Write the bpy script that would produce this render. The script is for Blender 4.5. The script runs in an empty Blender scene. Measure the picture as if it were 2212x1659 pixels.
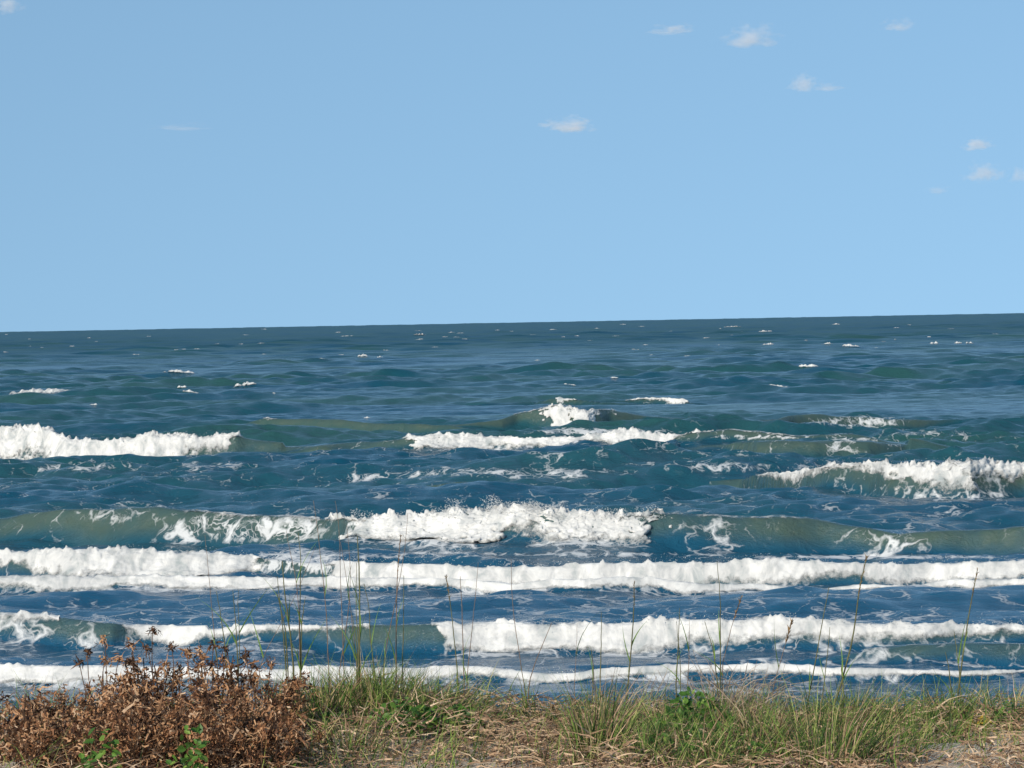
import bpy, math, random
import numpy as np
from mathutils import Matrix, Vector

# ------------------------------------------------------------------ camera, sky, sun
SC = bpy.context.scene
COL = SC.collection
K = 0.32 / 2212.0                      # tangent per unit of the 2212-wide sketch grid
PITCH, ROLL, CAM_H = 0.0203, math.radians(1.06), 8.0
F = np.array([0, math.cos(PITCH), -math.sin(PITCH)])
U0 = np.array([0, math.sin(PITCH), math.cos(PITCH)])
R0 = np.array([1.0, 0, 0])
RIGHT = math.cos(ROLL) * R0 - math.sin(ROLL) * U0
UP = math.sin(ROLL) * R0 + math.cos(ROLL) * U0
cam = bpy.data.cameras.new('camera')
cam.lens, cam.sensor_width, cam.clip_start, cam.clip_end = 112.5, 36.0, 0.5, 60000.0
cam_o = bpy.data.objects.new('camera', cam)
COL.objects.link(cam_o)
m = Matrix.Identity(4)
for i in range(3):
    m[i][0], m[i][1], m[i][2] = RIGHT[i], UP[i], -F[i]
m[2][3] = CAM_H
cam_o.matrix_world = m
SC.camera = cam_o

SUN_ELEV, SUN_AZ = math.radians(27), math.radians(214)      # azimuth clockwise from +Y: behind the camera, to the left
world = bpy.data.worlds.new('World')
SC.world = world
world.use_nodes = True
nt = world.node_tree
bg = nt.nodes['Background']
sky = nt.nodes.new('ShaderNodeTexSky')
sky.sky_type = 'NISHITA'
sky.sun_disc = False
sky.sun_elevation = SUN_ELEV
sky.sun_rotation = SUN_AZ
sky.altitude = 0
sky.air_density, sky.dust_density, sky.ozone_density = 1.0, 0.3, 2.0
tc = nt.nodes.new('ShaderNodeTexCoord')
mp = nt.nodes.new('ShaderNodeVectorMath'); mp.operation = 'MULTIPLY_ADD'      # clear marine air: thins the white band at the horizon
mp.inputs[1].default_value = (1, 1, 0.55)
mp.inputs[2].default_value = (0, 0, 0.24)
nm = nt.nodes.new('ShaderNodeVectorMath'); nm.operation = 'NORMALIZE'
nt.links.new(tc.outputs['Generated'], mp.inputs[0])
nt.links.new(mp.outputs[0], nm.inputs[0])
nt.links.new(nm.outputs[0], sky.inputs['Vector'])
hs = nt.nodes.new('ShaderNodeHueSaturation')
hs.inputs['Saturation'].default_value = 1.04
hs.inputs['Hue'].default_value = 0.490
nt.links.new(sky.outputs[0], hs.inputs['Color'])
nt.links.new(hs.outputs[0], bg.inputs['Color'])
bg.inputs['Strength'].default_value = 0.137

sun = bpy.data.lights.new('sun', 'SUN')
sun.energy, sun.angle, sun.color = 3.6, math.radians(0.53), (1.0, 0.92, 0.79)
sun_o = bpy.data.objects.new('sun', sun)
COL.objects.link(sun_o)
to_sun = Vector((math.sin(SUN_AZ) * math.cos(SUN_ELEV), math.cos(SUN_AZ) * math.cos(SUN_ELEV), math.sin(SUN_ELEV)))
sun_o.rotation_euler = to_sun.to_track_quat('Z', 'Y').to_euler()
sun_o.location = (-20, -20, 30)
SC.view_settings.view_transform = 'Standard'
SC.view_settings.look = 'None'
SC.view_settings.exposure = 0.0
SC.view_settings.gamma = 1.0
SC.view_settings.use_curve_mapping = False
SC.cycles.max_bounces = 6
SC.cycles.volume_bounces = 12
SC.cycles.transparent_max_bounces = 8

# ------------------------------------------------------------------ helpers
rng = np.random.default_rng(11)
random.seed(4)

def ray(px, py):
    return RIGHT * ((px - 1106) * K) + UP * (-(py - 829.5) * K) + F

def on_level(px, py, z=0.0):
    d = ray(px, py); t = (z - CAM_H) / d[2]
    return np.array([0, 0, CAM_H]) + d * t

def on_dist(px, py, Y):
    d = ray(px, py)
    return np.array([0, 0, CAM_H]) + d * (Y / d[1])

def to_px(X, Y, Z=0.0):
    dx, dy, dz = X, Y, Z - CAM_H
    w = dx * F[0] + dy * F[1] + dz * F[2]
    return (1106 + (dx * RIGHT[0] + dy * RIGHT[1] + dz * RIGHT[2]) / w / K,
            829.5 - (dx * UP[0] + dy * UP[1] + dz * UP[2]) / w / K)

def _hash(ix, iy, seed):
    h = (ix.astype(np.int64) * 374761393 + iy.astype(np.int64) * 668265263 + seed * 974634777) & 0xFFFFFFFF
    h = ((h ^ (h >> 13)) * 1274126177) & 0xFFFFFFFF
    return ((h ^ (h >> 16)) & 0xFFFF) / 65535.0

def noise(x, y, seed=0):
    """smooth gradient-like value noise, -1..1"""
    x = np.asarray(x, float); y = np.asarray(y, float)
    ix, iy = np.floor(x), np.floor(y)
    fx, fy = x - ix, y - iy
    fx = fx * fx * fx * (fx * (fx * 6 - 15) + 10); fy = fy * fy * fy * (fy * (fy * 6 - 15) + 10)
    a = _hash(ix, iy, seed); b = _hash(ix + 1, iy, seed); c = _hash(ix, iy + 1, seed); d = _hash(ix + 1, iy + 1, seed)
    return ((a * (1 - fx) + b * fx) * (1 - fy) + (c * (1 - fx) + d * fx) * fy) * 2 - 1

def fbm(x, y, seed=0, oct=4, gain=0.5):
    s = 0; a = 1.0
    for o in range(oct):
        s = s + a * noise(x * 2 ** o + 17.3 * o, y * 2 ** o - 9.1 * o, seed + o); a *= gain
    return s

def sstep(a, b, x):
    t = np.clip((x - a) / (b - a), 0, 1)
    return t * t * (3 - 2 * t)

def mesh_np(name, V, Q, mat, smooth=True, attrs=None):
    """mesh from numpy vertices and an (n,3) or (n,4) face array"""
    me = bpy.data.meshes.new(name)
    V = np.ascontiguousarray(V, np.float32); Q = np.ascontiguousarray(Q, np.int32)
    k = Q.shape[1]
    me.vertices.add(len(V)); me.vertices.foreach_set('co', V.ravel())
    me.loops.add(Q.size); me.loops.foreach_set('vertex_index', Q.ravel())
    me.polygons.add(len(Q))
    me.polygons.foreach_set('loop_start', np.arange(0, Q.size, k, dtype=np.int32))
    me.polygons.foreach_set('loop_total', np.full(len(Q), k, np.int32))
    me.polygons.foreach_set('use_smooth', np.full(len(Q), smooth, bool))
    for an, av in (attrs or {}).items():
        at = me.attributes.new(an, 'FLOAT', 'POINT')
        at.data.foreach_set('value', np.ascontiguousarray(av, np.float32))
    me.update(calc_edges=True)
    if mat: me.materials.append(mat)
    return me

def link(name, me, parent=None, loc=None):
    o = bpy.data.objects.new(name, me)
    COL.objects.link(o)
    if parent: o.parent = parent
    if loc is not None: o.location = loc
    return o

def tag(o, label=None, cat=None, group=None, kind=None):
    if label: o['label'] = label
    if cat: o['category'] = cat
    if group: o['group'] = group
    if kind: o['kind'] = kind
    return o

def grid_faces(nr, nc, keep=None):
    i = np.arange(nr * nc).reshape(nr, nc)
    q = np.stack([i[:-1, :-1], i[:-1, 1:], i[1:, 1:], i[1:, :-1]], -1).reshape(-1, 4)
    return q if keep is None else q[keep.ravel()]

def compact(V, Q, extra=()):
    used = np.zeros(len(V), bool); used[Q.ravel()] = True
    idx = np.cumsum(used) - 1
    return V[used], idx[Q], [e[used] for e in extra]

# ------------------------------------------------------------------ materials
def new_mat(name):
    mt = bpy.data.materials.new(name); mt.use_nodes = True
    t = mt.node_tree
    return mt, t, t.nodes['Principled BSDF']

def N(t, kind, **kw):
    n = t.nodes.new(kind)
    for k, v in kw.items():
        if k in n.inputs: n.inputs[k].default_value = v
        else: setattr(n, k, v)
    return n

def ramp(t, stops):
    r = t.nodes.new('ShaderNodeValToRGB')
    el = r.color_ramp.elements
    while len(el) < len(stops): el.new(0.5)
    for e, (p, c) in zip(el, stops): e.position = p; e.color = (*c, 1)
    return r

def math_n(t, op, a, b=None, c=None, clamp=False):
    n = t.nodes.new('ShaderNodeMath'); n.operation = op; n.use_clamp = clamp
    for i, v in enumerate((a, b, c)):
        if v is None: continue
        if isinstance(v, (int, float)): n.inputs[i].default_value = v
        else: t.links.new(v, n.inputs[i])
    return n.outputs[0]

def island_mat(name, stops, rough=0.7, spec=0.25, translucent=0.0):
    mt, t, b = new_mat(name)
    g = t.nodes.new('ShaderNodeNewGeometry')
    r = ramp(t, stops)
    t.links.new(g.outputs['Random Per Island'], r.inputs[0])
    tcx = t.nodes.new('ShaderNodeTexCoord')
    nz = N(t, 'ShaderNodeTexNoise', Scale=35.0, Detail=2.0)
    t.links.new(tcx.outputs['Object'], nz.inputs['Vector'])
    mx = t.nodes.new('ShaderNodeMix'); mx.data_type = 'RGBA'; mx.blend_type = 'MULTIPLY'
    mx.inputs['Factor'].default_value = 0.55
    rr = ramp(t, [(0.3, (0.45, 0.42, 0.4)), (0.65, (1.15, 1.12, 1.1))])
    t.links.new(nz.outputs[0], rr.inputs[0])
    t.links.new(r.outputs[0], mx.inputs['A']); t.links.new(rr.outputs[0], mx.inputs['B'])
    t.links.new(mx.outputs['Result'], b.inputs['Base Color'])
    b.inputs['Roughness'].default_value = rough
    b.inputs['Specular IOR Level'].default_value = spec
    if translucent:
        tr = t.nodes.new('ShaderNodeBsdfTranslucent')
        t.links.new(mx.outputs['Result'], tr.inputs['Color'])
        ms = t.nodes.new('ShaderNodeMixShader'); ms.inputs[0].default_value = translucent
        t.links.new(b.outputs[0], ms.inputs[1]); t.links.new(tr.outputs[0], ms.inputs[2])
        t.links.new(ms.outputs[0], t.nodes['Material Output'].inputs['Surface'])
    return mt

def water_material():
    mt, t, b = new_mat('sea_water')
    co = t.nodes.new('ShaderNodeTexCoord').outputs['Object']
    fo = N(t, 'ShaderNodeAttribute', attribute_name='foam').outputs['Fac']
    ro = N(t, 'ShaderNodeAttribute', attribute_name='chop').outputs['Fac']
    # lacy network of old foam: warped cell edges broken up by noise
    wn = N(t, 'ShaderNodeTexNoise', Scale=0.9, Detail=3.0)
    t.links.new(co, wn.inputs['Vector'])
    wa = N(t, 'ShaderNodeVectorMath', operation='MULTIPLY_ADD')
    t.links.new(wn.outputs['Color'], wa.inputs[0]); wa.inputs[1].default_value = (2.2, 2.2, 2.2); t.links.new(co, wa.inputs[2])
    sc = N(t, 'ShaderNodeVectorMath', operation='MULTIPLY'); sc.inputs[1].default_value = (0.9, 0.6, 0.9)
    t.links.new(wa.outputs[0], sc.inputs[0])
    vo = N(t, 'ShaderNodeTexVoronoi', feature='DISTANCE_TO_EDGE', Scale=1.0)
    t.links.new(sc.outputs[0], vo.inputs['Vector'])
    vo2 = N(t, 'ShaderNodeTexVoronoi', feature='DISTANCE_TO_EDGE', Scale=3.7)
    t.links.new(sc.outputs[0], vo2.inputs['Vector'])
    br = N(t, 'ShaderNodeTexNoise', Scale=0.6, Detail=7.0, Roughness=0.72)
    t.links.new(sc.outputs[0], br.inputs['Vector'])
    e = math_n(t, 'MINIMUM', vo.outputs['Distance'], math_n(t, 'MULTIPLY_ADD', vo2.outputs['Distance'], 0.8, 0.06))
    lv = math_n(t, 'SUBTRACT', math_n(t, 'MULTIPLY', fo, 1.0), math_n(t, 'MULTIPLY_ADD', br.outputs[0], 1.7, -0.40))
    lv = math_n(t, 'SUBTRACT', lv, math_n(t, 'MULTIPLY_ADD', e, 2.4, -0.22))
    mask = math_n(t, 'MULTIPLY', 0.9, math_n(t, 'MULTIPLY', math_n(t, 'MULTIPLY', lv, 3.2, clamp=True), math_n(t, 'MULTIPLY', fo, 6.0, clamp=True), clamp=True))
    # turbid body colour, patches of stirred-up sediment
    pn = N(t, 'ShaderNodeTexNoise', Scale=0.03, Detail=3.0); t.links.new(co, pn.inputs['Vector'])
    body = ramp(t, [(0.36, (0.004, 0.070, 0.116)), (0.64, (0.026, 0.094, 0.088))])
    t.links.new(pn.outputs[0], body.inputs[0])
    sh = N(t, 'ShaderNodeAttribute', attribute_name='inshore_sky').outputs['Fac']
    mb = t.nodes.new('ShaderNodeMix'); mb.data_type = 'RGBA'; mb.inputs['B'].default_value = (0.008, 0.090, 0.185, 1)  # bluer body near the shore: the sky's reflection put into the colour
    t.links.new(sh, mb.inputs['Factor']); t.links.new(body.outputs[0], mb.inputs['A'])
    silt_glow = N(t, 'ShaderNodeAttribute', attribute_name='silt_glow').outputs['Fac']     # stirred sand and air, plus light through thin wave faces painted as paler green
    ms = t.nodes.new('ShaderNodeMix'); ms.data_type = 'RGBA'
    ms.inputs['B'].default_value = (0.072, 0.115, 0.092, 1)
    sn = N(t, 'ShaderNodeTexNoise', Scale=0.5, Detail=5.0, Roughness=0.65); t.links.new(co, sn.inputs['Vector'])
    t.links.new(math_n(t, 'MULTIPLY', silt_glow, math_n(t, 'MULTIPLY_ADD', sn.outputs[0], 1.6, 0.05), clamp=True), ms.inputs['Factor']); t.links.new(mb.outputs['Result'], ms.inputs['A'])
    mx = t.nodes.new('ShaderNodeMix'); mx.data_type = 'RGBA'
    mx.inputs['B'].default_value = (0.78, 0.78, 0.76, 1)
    t.links.new(mask, mx.inputs['Factor']); t.links.new(ms.outputs['Result'], mx.inputs['A'])
    t.links.new(mx.outputs['Result'], b.inputs['Base Color'])
    rg = math_n(t, 'MULTIPLY_ADD', ro, 0.40, 0.07)
    rg = math_n(t, 'MULTIPLY_ADD', mask, 0.6, rg, clamp=True)
    t.links.new(rg, b.inputs['Roughness'])
    b.inputs['IOR'].default_value = 1.33
    # ripples
    st = N(t, 'ShaderNodeVectorMath', operation='MULTIPLY'); st.inputs[1].default_value = (0.7, 1.0, 1.0)
    t.links.new(co, st.inputs[0])
    n1 = N(t, 'ShaderNodeTexNoise', Scale=1.9, Detail=6.0, Roughness=0.72, Distortion=0.5)
    t.links.new(st.outputs[0], n1.inputs['Vector'])
    bp = N(t, 'ShaderNodeBump', Strength=1.0, Distance=0.13)
    n3 = N(t, 'ShaderNodeTexNoise', Scale=0.35, Detail=3.0, Roughness=0.6); t.links.new(st.outputs[0], n3.inputs['Vector'])
    hsum = math_n(t, 'MULTIPLY_ADD', mask, 0.25, n1.outputs[0])
    hsum = math_n(t, 'MULTIPLY_ADD', n3.outputs[0], 1.4, hsum)
    t.links.new(hsum, bp.inputs['Height'])
    t.links.new(bp.outputs[0], b.inputs['Normal'])
    return mt

def foam_material(name, torn):
    mt, t, b = new_mat(name)
    co = t.nodes.new('ShaderNodeTexCoord').outputs['Object']
    st = N(t, 'ShaderNodeVectorMath', operation='MULTIPLY'); st.inputs[1].default_value = (1.0, 0.6, 0.55)
    t.links.new(co, st.inputs[0])
    nz = N(t, 'ShaderNodeTexNoise', Scale=1.5, Detail=8.0, Roughness=0.66, Distortion=0.6); t.links.new(st.outputs[0], nz.inputs['Vector'])
    r = ramp(t, [(0.32, (0.38, 0.41, 0.40)), (0.47, (0.62, 0.61, 0.58)), (0.60, (0.81, 0.79, 0.74))])
    t.links.new(nz.outputs[0], r.inputs[0]); t.links.new(r.outputs[0], b.inputs['Base Color'])
    b.inputs['Roughness'].default_value = 0.85; b.inputs['Specular IOR Level'].default_value = 0.15
    n2 = N(t, 'ShaderNodeTexNoise', Scale=7.0, Detail=4.0, Roughness=0.7); t.links.new(co, n2.inputs['Vector'])
    bp = N(t, 'ShaderNodeBump', Strength=0.35, Distance=0.05); t.links.new(n2.outputs[0], bp.inputs['Height'])
    t.links.new(bp.outputs[0], b.inputs['Normal'])
    if torn:                                              # white water thins out to holes and shreds at its rim
        cv = N(t, 'ShaderNodeAttribute', attribute_name='cover').outputs['Fac']
        n3 = N(t, 'ShaderNodeTexNoise', Scale=2.6, Detail=7.0, Roughness=0.72); t.links.new(co, n3.inputs['Vector'])
        al = math_n(t, 'MULTIPLY_ADD', math_n(t, 'SUBTRACT', n3.outputs[0], 0.5), 3.4, math_n(t, 'MULTIPLY_ADD', cv, 3.6, 0.18), clamp=True)
        t.links.new(al, b.inputs['Alpha'])
    return mt

def sand_material():
    mt, t, b = new_mat('dune_sand')
    co = t.nodes.new('ShaderNodeTexCoord').outputs['Object']
    nz = N(t, 'ShaderNodeTexNoise', Scale=3.0, Detail=8.0, Roughness=0.7); t.links.new(co, nz.inputs['Vector'])
    r = ramp(t, [(0.3, (0.32, 0.25, 0.18)), (0.5, (0.56, 0.46, 0.35)), (0.7, (0.68, 0.58, 0.46))])
    t.links.new(nz.outputs[0], r.inputs[0]); t.links.new(r.outputs[0], b.inputs['Base Color'])
    b.inputs['Roughness'].default_value = 0.95
    n2 = N(t, 'ShaderNodeTexNoise', Scale=25.0, Detail=5.0); t.links.new(co, n2.inputs['Vector'])
    bp = N(t, 'ShaderNodeBump', Strength=0.8, Distance=0.03); t.links.new(n2.outputs[0], bp.inputs['Height'])
    t.links.new(bp.outputs[0], b.inputs['Normal'])
    return mt

M = dict(
    water=water_material(), foam=foam_material('white_foam', True), drop=foam_material('spray_drops', False), sand=sand_material(),
    straw=island_mat('dry_straw', [(0.0, (0.07, 0.04, 0.028)), (0.3, (0.30, 0.185, 0.11)), (0.65, (0.54, 0.36, 0.22)), (1.0, (0.76, 0.57, 0.38))]),
    green=island_mat('grass_blade', [(0.0, (0.02, 0.045, 0.02)), (0.3, (0.08, 0.16, 0.035)), (0.62, (0.22, 0.36, 0.07)), (0.85, (0.46, 0.50, 0.15)), (1.0, (0.60, 0.44, 0.24))], translucent=0.25),
    oat=island_mat('sea_oat_stalk', [(0.0, (0.06, 0.08, 0.035)), (0.5, (0.14, 0.15, 0.06)), (1.0, (0.26, 0.18, 0.09))]),
    oatdry=island_mat('dry_stalk', [(0.0, (0.14, 0.09, 0.06)), (1.0, (0.33, 0.22, 0.14))]),
    seed=island_mat('seed_husk', [(0.0, (0.10, 0.06, 0.03)), (0.6, (0.26, 0.16, 0.07)), (1.0, (0.42, 0.27, 0.12))]),
    brown=island_mat('dead_leaf', [(0.0, (0.02, 0.012, 0.010)), (0.22, (0.16, 0.07, 0.036)), (0.52, (0.45, 0.22, 0.105)), (0.86, (0.64, 0.38, 0.20)), (1.0, (0.72, 0.52, 0.35))], translucent=0.15),
    darkhead=island_mat('dark_seed_head', [(0.0, (0.02, 0.014, 0.012)), (0.5, (0.07, 0.035, 0.02)), (1.0, (0.20, 0.10, 0.05))]),
    twig=island_mat('dead_stem', [(0.0, (0.05, 0.03, 0.02)), (0.6, (0.16, 0.09, 0.05)), (1.0, (0.28, 0.18, 0.11))]),
    leaf=island_mat('vine_leaf', [(0.0, (0.03, 0.09, 0.015)), (0.5, (0.09, 0.21, 0.03)), (0.85, (0.18, 0.33, 0.05)), (1.0, (0.30, 0.42, 0.08))], rough=0.5, spec=0.4, translucent=0.3),
    greytwig=island_mat('grey_twig', [(0.0, (0.14, 0.10, 0.07)), (0.6, (0.38, 0.28, 0.20)), (1.0, (0.56, 0.45, 0.33))]),
    yellow=island_mat('yellow_leaf', [(0.0, (0.28, 0.20, 0.03)), (1.0, (0.55, 0.38, 0.05))]),
)

# ------------------------------------------------------------------ breakers: (x, foot, crest, share of the face that is white) on the sketch grid
BREAK = {
 'main': [(-400,1158,1115,0.00),(0,1165,1111,0.00),(180,1172,1099,0.00),(330,1175,1101,0.00),(400,1176,1111,0.12),(560,1178,1111,0.12),(700,1182,1121,0.10),(738,1185,1115,0.20),(752,1189,1119,1.21),(900,1192,1121,1.26),(1000,1194,1113,1.26),(1080,1195,1109,1.26),(1150,1196,1111,1.26),(1230,1196,1127,1.26),(1330,1197,1130,1.21),(1390,1198,1128,1.09),(1412,1196,1123,0.30),(1440,1195,1124,0.06),(1550,1194,1125,0.06),(1700,1192,1125,0.04),(1800,1190,1133,0.03),(1950,1190,1151,0.02),(2050,1190,1143,0.00),(2212,1190,1128,0.00),(2700,1185,1128,0.00)],
 'inner': [(-400,1238,1192,0.96),(0,1240,1192,0.96),(300,1240,1193,0.96),(480,1238,1192,0.96),(545,1236,1195,0.80),(585,1238,1205,0.05),(715,1243,1211,0.05),(745,1246,1208,0.94),(820,1249,1212,0.96),(1000,1252,1216,0.96),(1300,1252,1212,0.96),(1550,1250,1212,0.96),(1680,1250,1204,0.96),(1800,1247,1208,0.96),(2000,1241,1213,0.96),(2212,1241,1210,0.96),(2700,1241,1204,0.96)],
 'thin': [(-400,1285,1247,1.05),(0,1285,1247,1.05),(200,1282,1250,1.05),(400,1280,1250,1),(600,1280,1255,1),(740,1280,1254,1),(1000,1278,1259,.95),(1300,1280,1259,.85),(1500,1274,1256,.9),(1650,1268,1255,.8),(1800,1270,1252,.8),(2000,1268,1251,.7),(2212,1270,1249,.7),(2700,1270,1249,.7)],
 'curl': [(-400,1376,1323,0.43),(0,1378,1323,0.42),(105,1380,1327,0.37),(122,1381,1331,0.00),(185,1383,1333,0.07),(240,1385,1336,0.14),(275,1382,1343,0.43),(350,1379,1346,0.74),(480,1379,1344,0.74),(620,1384,1342,0.52),(740,1392,1348,0.26),(790,1394,1345,0.14),(950,1396,1343,0.14),(990,1396,1349,0.83),(1100,1394,1351,0.91),(1300,1396,1349,0.96),(1400,1396,1340,0.96),(1700,1394,1345,0.96),(1900,1392,1351,0.91),(2212,1388,1353,0.91),(2700,1388,1353,0.91)],
 'shore': [(-400,1480,1440,0.99),(0,1480,1440,0.99),(600,1480,1445,0.99),(1100,1480,1454,0.99),(1600,1478,1451,0.99),(1800,1476,1454,0.99),(2000,1470,1451,0.99),(2140,1465,1448,0.90),(2212,1461,1451,0.45),(2700,1461,1451,0.27)],
 'outer_left': [(-400,986,936,1.1),(0,986,938,1.1),(50,988,931,1.1),(150,990,944,1.1),(240,990,947,1.1),(330,990,938,1.1),(420,989,943,.85),(470,988,945,.62),(505,988,947,.22),(530,987,950,.0),(640,986,958,0),(720,986,970,0)],
 'outer_middle': [(760,985,960,0),(860,985,947,0),(876,985,946,.9),(900,985,945,1.0),(1000,984,946,1.0),(1200,982,944,.95),(1450,981,941,.9),(1505,981,939,.5),(1525,981,939,.1),(1780,981,943,.1),(1850,981,946,.03),(1950,980,960,0)],
 'peak': [(1085,930,908,0),(1120,928,898,0.06),(1190,928,884,.1),(1202,928,880,1),(1240,928,884,1.0),(1270,928,886,.85),(1300,926,884,.45),(1322,924,886,.08),(1400,920,905,0)],
 'peak_small': [(1150,876,868,0),(1208,876,859,.05),(1216,876,860,.8),(1234,876,861,.7),(1243,876,862,0),(1300,876,868,0)],
 'spill': [(1350,873,866,0.1),(1385,873,860,.5),(1420,873,858,.85),(1478,873,860,.95),(1488,873,864,.1),(1530,872,868,0)],
 'outer_right': [(1600,1045,1024,0),(1645,1052,1019,.3),(1700,1062,1018,.35),(1760,1068,1011,.4),(1880,1076,1009,.55),(1920,1080,1004,.8),(2050,1082,1003,.85),(2100,1086,1004,.85),(2150,1082,1005,.6),(2212,1078,1006,.55),(2700,1078,1006,.55)],
 'swell_a': [(480,932,924,0),(560,931,905,.0),(572,931,903,.3),(605,931,901,.22),(616,931,903,0),(900,935,909,0),(1020,935,925,0)],
 'swell_b': [(1540,938,920,0),(1620,938,901,0),(1720,930,897,.0),(1800,926,898,.0),(1980,920,903,.0),(2080,916,910,0)],
 'swell_c': [(850,1064,1050,0),(1000,1066,1034,0),(1100,1062,1038,0),(1200,1056,1048,0)],
 'swell_d': [(1700,1428,1416,0),(1900,1430,1397,0),(2212,1430,1392,0),(2700,1430,1392,0)],
 'swell_e': [(1560,985,970,0),(1640,990,952,0),(1760,988,950,0),(1880,985,954,0),(1960,980,968,0)],
}
WAVE = {}
for key, pts in BREAK.items():
    P = []
    for px, foot, top, fb in pts:
        g = on_level(px, foot, 0.0)
        a = 0.5
        for _ in range(12):
            a = max(0.05, on_dist(px, top, g[1] + 1.15 * a)[2])
        P.append((g[0], g[1], a, fb))
    P = np.array(P)
    open_l, open_r = pts[0][0] > -300, pts[-1][0] < 2600
    if open_l: P = np.vstack([[P[0, 0] - 4 - P[0, 1] * .02, P[0, 1], 0.0, 0], P])
    if open_r: P = np.vstack([P, [P[-1, 0] + 4 + P[-1, 1] * .02, P[-1, 1], 0.0, 0]])
    WAVE[key] = P

def wave_line(key, X):
    P = WAVE[key]
    sd = sum(map(ord, key))
    d = P[:, 1].mean()
    Yf = np.interp(X, P[:, 0], P[:, 1]) + 0.35 * fbm(X * 0.22, X * 0 + sd, sd, 3)
    a = np.interp(X, P[:, 0], P[:, 2]) * (1 + 0.12 * fbm(X * 0.3, X * 0 + sd, sd + 5, 4) + 0.10 * noise(X * 0.13, X * 0 + sd, sd + 31))
    fb = np.interp(X, P[:, 0], P[:, 3])
    fb = fb * (1 + 0.30 * (fb > .3) * (fbm(X * 0.3, X * 0 + sd, sd + 9, 4) - .25))
    return Yf, a, fb

COMP = []
for i in range(64):                                     # wind sea: directions spread about the shoreward one
    lam = 0.9 * (27 / 0.9) ** (i / 63.0) * rng.uniform(0.9, 1.1)
    th = rng.normal(0, 0.8 if lam < 9 else 0.5)
    amp = 0.0098 * lam ** 0.92 * rng.uniform(0.7, 1.3)
    COMP.append((lam, math.sin(th), -math.cos(th), amp, rng.uniform(0, 6.28)))

def sea(X, Y, spacing=None):
    """water surface: height, shoreward shift, foam density"""
    X = np.asarray(X, float); Y = np.asarray(Y, float)
    Z = np.zeros_like(X); D = np.zeros_like(X); foam = np.zeros_like(X); silt_glow = np.zeros_like(X)
    if spacing is None: spacing = np.zeros_like(X)
    near = sstep(62, 150, Y)
    for lam, dx, dy, amp, ph in COMP:
        kk = 2 * math.pi / lam
        w = np.clip((lam / np.maximum(spacing, 1e-6) - 1.8) / 1.6, 0, 1)
        w = w * ((0.10 + 0.90 * near) if lam > 5 else (0.42 + .58 * near))
        p = kk * (X * dx + Y * dy) + ph
        Z += amp * w * np.cos(p)
        D += -amp * w * 0.8 * np.sin(p) * dy
    Z += 0.8 * sstep(1800, 4500, Y) * noise(X / 16, Y / 70, 44)
    grp = 0.75 + 0.45 * fbm(X / 45, Y / 90, 71, 2)
    Z *= grp; D *= grp
    for key in WAVE:
        P = WAVE[key]
        Yf, a, fb = wave_line(key, X)
        run = 1.15 * a + 0.05
        s = Y - Yf
        L = 3.0 * a + 0.6
        front = sstep(-0.25, 1.0, s / run)
        back = np.exp(-(np.maximum(s - run, 0) / L) ** 1.5)
        h = a * np.where(s < run, front, back) * (s > -6 * run)
        trough = -0.10 * a * np.exp(-((s + 0.9 * run) / (1.3 * run + .1)) ** 2)
        Zs = h + trough
        silt_glow = np.maximum(silt_glow, sstep(.0, .6, h / np.maximum(a, .25)) * sstep(.08, .5, a) * np.exp(-np.maximum(s - run, 0) / (.35 * a + .1)))
        damp = 1 - 0.75 * np.clip(h / np.maximum(a, .2), 0, 1) * (a > .3)
        Z = Z * damp + Zs
        D += -0.22 * h * sstep(0.0, 0.9, s / run) * np.exp(-np.maximum(s - run, 0) / (0.8 * a + .1))
        if fb.max() > 0:
            bro = np.clip(fb, 0, 1)
            foam = np.maximum(foam, 0.55 * bro * np.exp(-np.maximum(s - run, 0) / (0.6 + 0.7 * a)) * (s > run * .6))
            foam = np.maximum(foam, 0.62 * bro * np.exp(-((s + 0.25) / (0.7 + .5 * a)) ** 2))
    # patches of spent foam, by the place where they lie on the water
    px, py = to_px(X, Y + D, Z)
    for cx, cy, rx, ry, f in FOAM_PATCH:
        foam = np.maximum(foam, (f + .10) * np.exp(-(((px - cx) / rx) ** 2 + ((py - cy) / ry) ** 2) ** 1.5))
    surf = sstep(235, 175, Y) * 0.24 + 0.10 * sstep(112, 90, Y)
    foam = np.maximum(foam, surf)
    return Z, D, foam, np.clip(silt_glow, 0, 1)

FOAM_PATCH = [(850,1203,230,9,.5),(250,1192,300,7,.4),(1350,1198,260,6,.42),(300,1300,600,8,.3),(1000,1292,700,7,.34),(560,1145,190,34,.62),(660,1205,120,26,.70),(450,1128,70,24,.60),(640,1225,160,12,.66),(1000,1197,280,6,.5),
  (1300,932,150,9,.72),(1850,910,140,14,.50),(2020,935,140,12,.36),(1640,944,150,5,.6),(1850,950,70,7,.45),(1830,968,50,10,.40),
  (1120,1022,330,16,.44),(790,1030,60,20,.44),(470,1005,120,12,.38),(200,1010,200,12,.38),(1600,1010,230,14,.42),
  (2080,1072,140,12,.5),(1480,1150,50,34,.33),(1560,1150,60,34,.31),(1850,1160,60,30,.35),(1950,1165,60,26,.35),(230,1115,110,22,.42),(400,1150,70,30,.5),(50,1140,60,20,.34),
  (1900,1203,300,6,.62),(2000,1262,260,8,.55),(1100,1262,500,6,.42),(1100,1345,260,8,.36),(1400,1405,700,8,.36),(300,1400,400,8,.32),
  (1500,1300,900,12,.26),(400,1300,500,12,.26),(1500,1492,700,8,.5),(1150,1525,200,12,.48)]

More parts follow.
